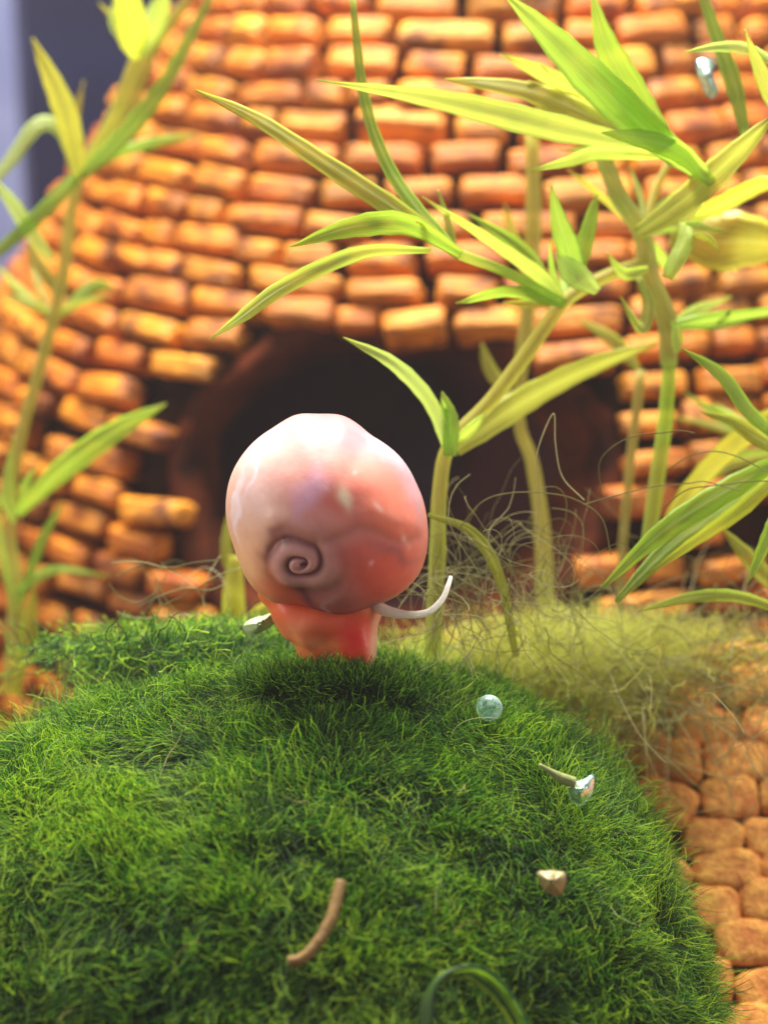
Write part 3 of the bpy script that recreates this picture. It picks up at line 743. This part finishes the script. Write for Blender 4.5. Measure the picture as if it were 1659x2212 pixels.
# ------------------------------------------------------------------ small things on the moss
def flake(name, pts, thick, mat, dome=.03, n=10, parent=None, dist=None):
    """small curved scrap bounded by pts (pixels) lying just in front of the moss"""
    cx = sum(p[0] for p in pts) / len(pts); cy = sum(p[1] for p in pts) / len(pts)
    d = dist or ball_at(cx, cy, .09)[1]; V = []; F = []
    loop = [(p[0], p[1]) for p in pts]; L = []
    nl = len(loop)
    for i in range(nl):
        a, b, c_, e = [Vector(loop[(i + k) % nl]) for k in (-1, 0, 1, 2)]
        for k in range(4):
            f = k / 4; L.append(tuple(.5 * ((2 * b) + (c_ - a) * f + (2 * a - 5 * b + 4 * c_ - e) * f * f + (3 * b - a - 3 * c_ + e) * f ** 3)))
    m = len(L)
    for sgn in (-1, 1):
        for r in range(6):
            f = (r + 1) / 6
            for (x, y) in L:
                V.append(at(cx + (x - cx) * f, cy + (y - cy) * f, d - dome * (1 - f * f) + sgn * thick * (1 - .7 * f) + .012 * noise.noise(Vector((x, y, 0)) * .05)))
        V.append(at(cx, cy, d - dome + sgn * thick))
    H = 6 * m + 1
    for s in (0, 1):
        o = s * H
        for r in range(5):
            for i in range(m):
                q = (o + r * m + i, o + r * m + (i + 1) % m, o + (r + 1) * m + (i + 1) % m, o + (r + 1) * m + i)
                F.append(q if s else q[::-1])
        for i in range(m): F.append((o + 6 * m, o + i, o + (i + 1) % m) if s else (o + 6 * m, o + (i + 1) % m, o + i))
    for i in range(m): F.append((5 * m + i, 5 * m + (i + 1) % m, H + 5 * m + (i + 1) % m, H + 5 * m + i))
    return link(name, mesh(name, V, F), mat, parent)
tag(flake('film_scrap', [(1502, 128), (1522, 120), (1546, 132), (1540, 160), (1552, 196), (1534, 212), (1516, 186), (1506, 156)], .012, FILM, .08, dist=11.0), 'wrinkled clear film scrap caught beside the stem at the upper right', 'film scrap')
# bubble
pc, d = ball_at(1056, 1530, .10)
bm = bmesh.new(); bmesh.ops.create_uvsphere(bm, u_segments=32, v_segments=20, radius=29 / pxcm(d))
for v in bm.verts: v.co = v.co * (1 + .05 * noise.noise(v.co * 9)) + pc
me = bpy.data.meshes.new('bubble'); bm.to_mesh(me); bm.free(); me.polygons.foreach_set('use_smooth', [True] * len(me.polygons))
tag(link('bubble', me, FILM), 'small round glassy bubble caught in the upper right of the moss', 'bubble')
sh = flake('shell_fragment', [(1225, 1690), (1248, 1688), (1284, 1672), (1286, 1700), (1272, 1728), (1254, 1742), (1234, 1732), (1226, 1712)], .012, FILM, .09)
tag(sh, 'clear curved shell flake with a pointed corner on the right of the moss', 'shell fragment')
CREAM = mat_simple('cream film', srgb(120, 130, 70), srgb(170, 172, 120), 10, .3, .3)
th_ = tube('dangling_thread', P3([(1165, 1652), (1190, 1668), (1215, 1682), (1240, 1692)], ball_at(1200, 1675, .16)[1], ball_at(1240, 1692, .16)[1]), [.008, .016, .026, .03], CREAM)
tag(th_, 'thin pale shred pointing at the clear shell flake on the moss', 'thread')
fl = flake('plant_scrap', [(1160, 1882), (1195, 1880), (1224, 1886), (1222, 1920), (1206, 1938), (1178, 1926), (1165, 1904)], .012, mat_simple('tan scrap', srgb(130, 104, 50), srgb(172, 164, 112), 7, .4, .3), .05)
tag(fl, 'small tan cup shaped scrap stuck low on the right of the moss', 'scrap')
wl = flake('leaf_scrap', [(520, 1352), (545, 1335), (575, 1328), (606, 1312), (598, 1340), (580, 1358), (550, 1372), (528, 1368)], .012, mat_simple('bleached leaf', srgb(150, 180, 90), srgb(226, 236, 190), 8, .4, .4), .05)
tag(wl, 'pale bleached leaf scrap lying on the moss left of the snail foot', 'leaf scrap')
tw = [(622, 2078), (655, 2070), (690, 2030), (715, 1985), (728, 1940), (736, 1905)]
dd = [ball_at(x, y, .11)[1] for x, y in tw]
tag(tube('twig', [at(x, y, d) for (x, y), d in zip(tw, dd)], [.022, .024, .026, .026, .028, .026], TWIG), 'short bent tan twig stuck to the dark front of the moss', 'twig')
gr = [(920, 2225), (925, 2150), (965, 2110), (1020, 2105), (1070, 2140), (1105, 2190), (1130, 2240)]
tag(curves('looped_algae_strand', np.array([[list(ball_at(x, y, .15)[0] + Vector((0, 0, .006 * k))) for x, y in [tuple(np.array(p) + np.array([k * 3 - 9, abs(k - 4) * 2])) for p in gr]] for k in range(9)]), np.full((9, 7), .009), FIBRE, None, None),
    'looped green strand curling at the bottom edge of the moss', 'algae strand')

# ------------------------------------------------------------------ tangles of root and algae
def tangle(N, k, box_, d, step, rad, seed, up=.25, curl=.55, decay=0.):
    r = np.random.default_rng(seed)
    px = r.uniform(box_[0], box_[2], N); py = r.uniform(box_[1], box_[3], N); ds = r.uniform(d[0], d[1], N)
    q = np.array([at(x, y, z) for x, y, z in zip(px, py, ds)]); pts = np.empty((N, k, 3)); pts[:, 0] = q
    dirn = norm(r.normal(size=(N, 3)) + np.array([0, 0, up * 3])); cv = r.normal(size=(N, 3)) * curl
    for i in range(1, k):
        cv = cv * .85 + r.normal(size=(N, 3)) * curl * .35
        cen = np.array(at((box_[0] + box_[2]) / 2, (box_[1] + box_[3]) / 2, sum(d) / 2))
        dirn = norm(dirn + cv * .45 + (cen - q) * .10 + np.array([0, 0, -.05]))
        q = q + dirn * step; pts[:, i] = q
    return pts, rad * r.uniform(.6, 1.4, (N, 1)) * np.linspace(1, .6, k)[None]
a1 = tangle(130, 26, (960, 1210, 1260, 1400), (10.0, 11), .032, .0022, 1)
a2 = tangle(50, 18, (930, 1230, 1060, 1400), (9.9, 10.5), .032, .0022, 2)
hand = [[(1160, 1150), (1165, 1060), (1160, 980), (1195, 893), (1200, 960), (1215, 1030), (1262, 1080)],
        [(990, 1145), (1040, 1085), (1100, 1065), (1180, 1065), (1245, 1080), (1300, 1120), (1320, 1200)],
        [(1260, 1090), (1330, 1070), (1420, 1050), (1480, 1045), (1520, 1040), (1560, 1050), (1600, 1060)],
        [(1300, 1070), (1295, 1000), (1330, 960), (1380, 940), (1430, 935), (1470, 930), (1500, 935)],
        [(1440, 1015), (1490, 985), (1540, 975), (1590, 985), (1640, 1010), (1659, 1020), (1680, 1040)],
        [(1430, 1100), (1480, 1060), (1530, 1050), (1580, 1045), (1620, 1040), (1660, 1040), (1690, 1050)]]
h3 = np.array([[list(v) for v in catmull(P3(h, 10.1, 10.0), 26)] for h in hand])
tag(curves('root_tangle', np.concatenate([a1[0], h3]), np.concatenate([a1[1], np.full((len(h3), 26), .0030)]), ROOT, None, 'stuff'), 'loose tangle of fine pale roots to the right of the snail', 'roots')
lh = [[(240, 1215), (290, 1212), (340, 1222), (390, 1240), (430, 1262)], [(440, 1258), (500, 1232), (570, 1222), (640, 1240), (700, 1260)],
      [(235, 1260), (260, 1290), (300, 1300), (340, 1275), (360, 1240)], [(480, 1250), (440, 1262), (390, 1290), (350, 1310), (330, 1350)],
      [(470, 1210), (420, 1215), (370, 1225), (310, 1222), (250, 1245)], [(300, 1310), (340, 1290), (400, 1270), (450, 1275), (490, 1260)]]
lh3 = np.array([[list(v) for v in catmull([at(x, y, 10.4) for x, y in h], 22)] for h in lh])
a4 = tangle(20, 22, (230, 1310, 500, 1400), (10.4, 11), .03, .0022, 4)
tag(curves('root_tangle', np.concatenate([a4[0], lh3]), np.concatenate([a4[1], np.full((len(lh3), 22), .0028)]), ROOT, None, 'stuff'), 'thin arching roots over the moss to the left of the snail', 'roots')
tag(curves('root_tangle', a2[0], a2[1], ROOT, None, 'stuff'), 'dark knot of roots directly behind the white snail feeler', 'roots')
# roots over the lower right stones
a5 = tangle(260, 20, (1260, 1370, 1720, 1560), (10.9, 11.7),   .06, .0028, 5, up=0, curl=.3)
tag(curves('root_tangle', a5[0], a5[1], ROOT, None, 'stuff'), 'brown matted roots over the orange bricks at the lower right', 'roots')
def clump(cx, cy, sx, sy, d, N, L, rad, seed):
    r = np.random.default_rng(seed); k = 7
    px = r.normal(cx, sx, N); py = cy + np.abs(r.normal(0, sy, N)) - sy * .6; ds = r.normal(d, .35, N)
    q = np.array([at(x, y, z) for x, y, z in zip(px, py, ds)]); pts = np.empty((N, k, 3)); pts[:, 0] = q
    dirn = norm(r.normal(size=(N, 3)) * .8 + np.array([0, -.1, .7])); 
    for i in range(1, k):
        dirn = norm(dirn + r.normal(size=(N, 3)) * .35 + vnoise(q, 5, seed) * .2); q = q + dirn * L / k; pts[:, i] = q
    return pts, np.full((N, k), rad) * r.uniform(.6, 1.3, (N, 1))
c1 = clump(1230, 1430, 130, 120, 11.7, 4200, .28, .0018, 8); c2 = clump(1010, 1430, 90, 40, 11.3, 2600, .22, .0018, 9); c3 = clump(1430, 1440, 130, 100, 11.8, 2400, .30, .0018, 10)
tag(curves('yellow_algae', np.concatenate([c1[0], c2[0], c3[0]]), np.concatenate([c1[1], c2[1], c3[1]]), YALGA, None, 'stuff'), 'soft yellow green algae fluff behind the right shoulder of the moss', 'algae')
c4 = clump(400, 1410, 120, 40, 11.0, 6000, .24, .0026, 12)
tag(curves('yellow_algae', c4[0], c4[1], FIBRE, None, 'stuff'), 'short green algae fluff behind the left shoulder of the moss', 'algae')

# ------------------------------------------------------------------ rubble base of the tower, cobbles set in rows
def smooth(a, b, x): t = min(1, max(0, (x - a) / (b - a))); return t * t * (3 - 2 * t)
def mound(x, y):
    z = min(2.8 + .9 * (y - 10.6), 3.15 - 1.6 * (y - 11.0))
    z = FLOOR + max(0, z - FLOOR) * smooth(.7, 1.7, x) * (1 - smooth(6, 8, x))
    return z + .015 + .07 * noise.noise(Vector((x * 2, y * 2, 3)))
V = []; F = []; nx, ny = 90, 90
for j in range(ny):
    for i in range(nx):
        x = .6 + 7.4 * i / (nx - 1); y = 6.5 + 7.3 * j / (ny - 1); V.append((x, y, mound(x, y)))
for j in range(ny - 1):
    for i in range(nx - 1): k = j * nx + i; F.append((k, k + 1, k + nx + 1, k + nx))
link('rubble_base', mesh('rubble_base', V, F), mat_simple('silt', srgb(84, 46, 20), srgb(150, 92, 44), 6, .9, 1, .1), tower)
def cobble_mesh(seed):
    bm = bmesh.new(); bmesh.ops.create_icosphere(bm, subdivisions=3, radius=.5)
    nz = Vector((seed * 7.7, 1, seed))
    for v in bm.verts:
        c = v.co * 2; l = (abs(c.x) ** 5 + abs(c.y) ** 5 + abs(c.z) ** 5) ** (1 / 5)
        v.co = c / l * .5 * (1 + .22 * noise.noise(c * 1.2 + nz) + .06 * noise.noise(c * 4 + nz))
    me = bpy.data.meshes.new('cobble'); bm.to_mesh(me); bm.free(); me.polygons.foreach_set('use_smooth', [True] * len(me.polygons))
    me.materials.append(COBBLE); return me
COBBLE = mat_simple('rough orange cobble', srgb(196, 108, 40), srgb(252, 184, 84), 11, .6, 1.0, .4)
SM = [cobble_mesh(i) for i in range(6)]
sr = random.Random(3); y = 7.4; row = 0
while y < 11.3:
    st = .23
    x = .9 + (row % 2) * .2
    while x < 7.2:
        w = sr.uniform(.30, .44); px, py = x + w / 2, y + sr.uniform(-.03, .03); x += w
        zc = mound(px, py); P0 = Vector((px, py, zc + .015)); l = A3 @ (np.array(P0) - np.array(BC))
        if (abs(l[0]) / (RX - .1)) ** PN + (abs(l[1]) / (RY - .1)) ** PN + (abs(l[2]) / (RZ - .1)) ** PN < 1 or zc < FLOOR + .15: continue
        gx = (mound(px + .15, py) - mound(px - .15, py)) / .3; gy = (mound(px, py + .15) - mound(px, py - .15)) / .3
        nrm = Vector((-gx, -gy, 1)).normalized()
        o = bpy.data.objects.new('cobble', SM[sr.randrange(6)]); COL.objects.link(o); o.parent = tower; o.matrix_parent_inverse = PI_
        o.matrix_basis = Matrix.Translation(P0) @ nrm.to_track_quat('Z', 'Y').to_matrix().to_4x4() @ Matrix.Rotation(sr.uniform(-.15, .15), 4, 'Z') @ Matrix.Diagonal((w * .97, st * 1.12, .17, 1))
    y += st / math.hypot(1, .9); row += 1

# ------------------------------------------------------------------ slightly cloudy water
hz = box('haze', (0, 13.5, 4.1), (40, 32, 11.4), None, 'stuff')
hm = bpy.data.materials.new('cloudy water'); hm.use_nodes = True; t = hm.node_tree; t.nodes.clear()
o = t.nodes.new('ShaderNodeOutputMaterial'); v = t.nodes.new('ShaderNodeVolumePrincipled')
v.inputs['Color'].default_value = (1, .93, .97, 1); v.inputs['Density'].default_value = .0012; v.inputs['Anisotropy'].default_value = .3
t.links.new(v.outputs[0], o.inputs['Volume']); hz.data.materials.append(hm)
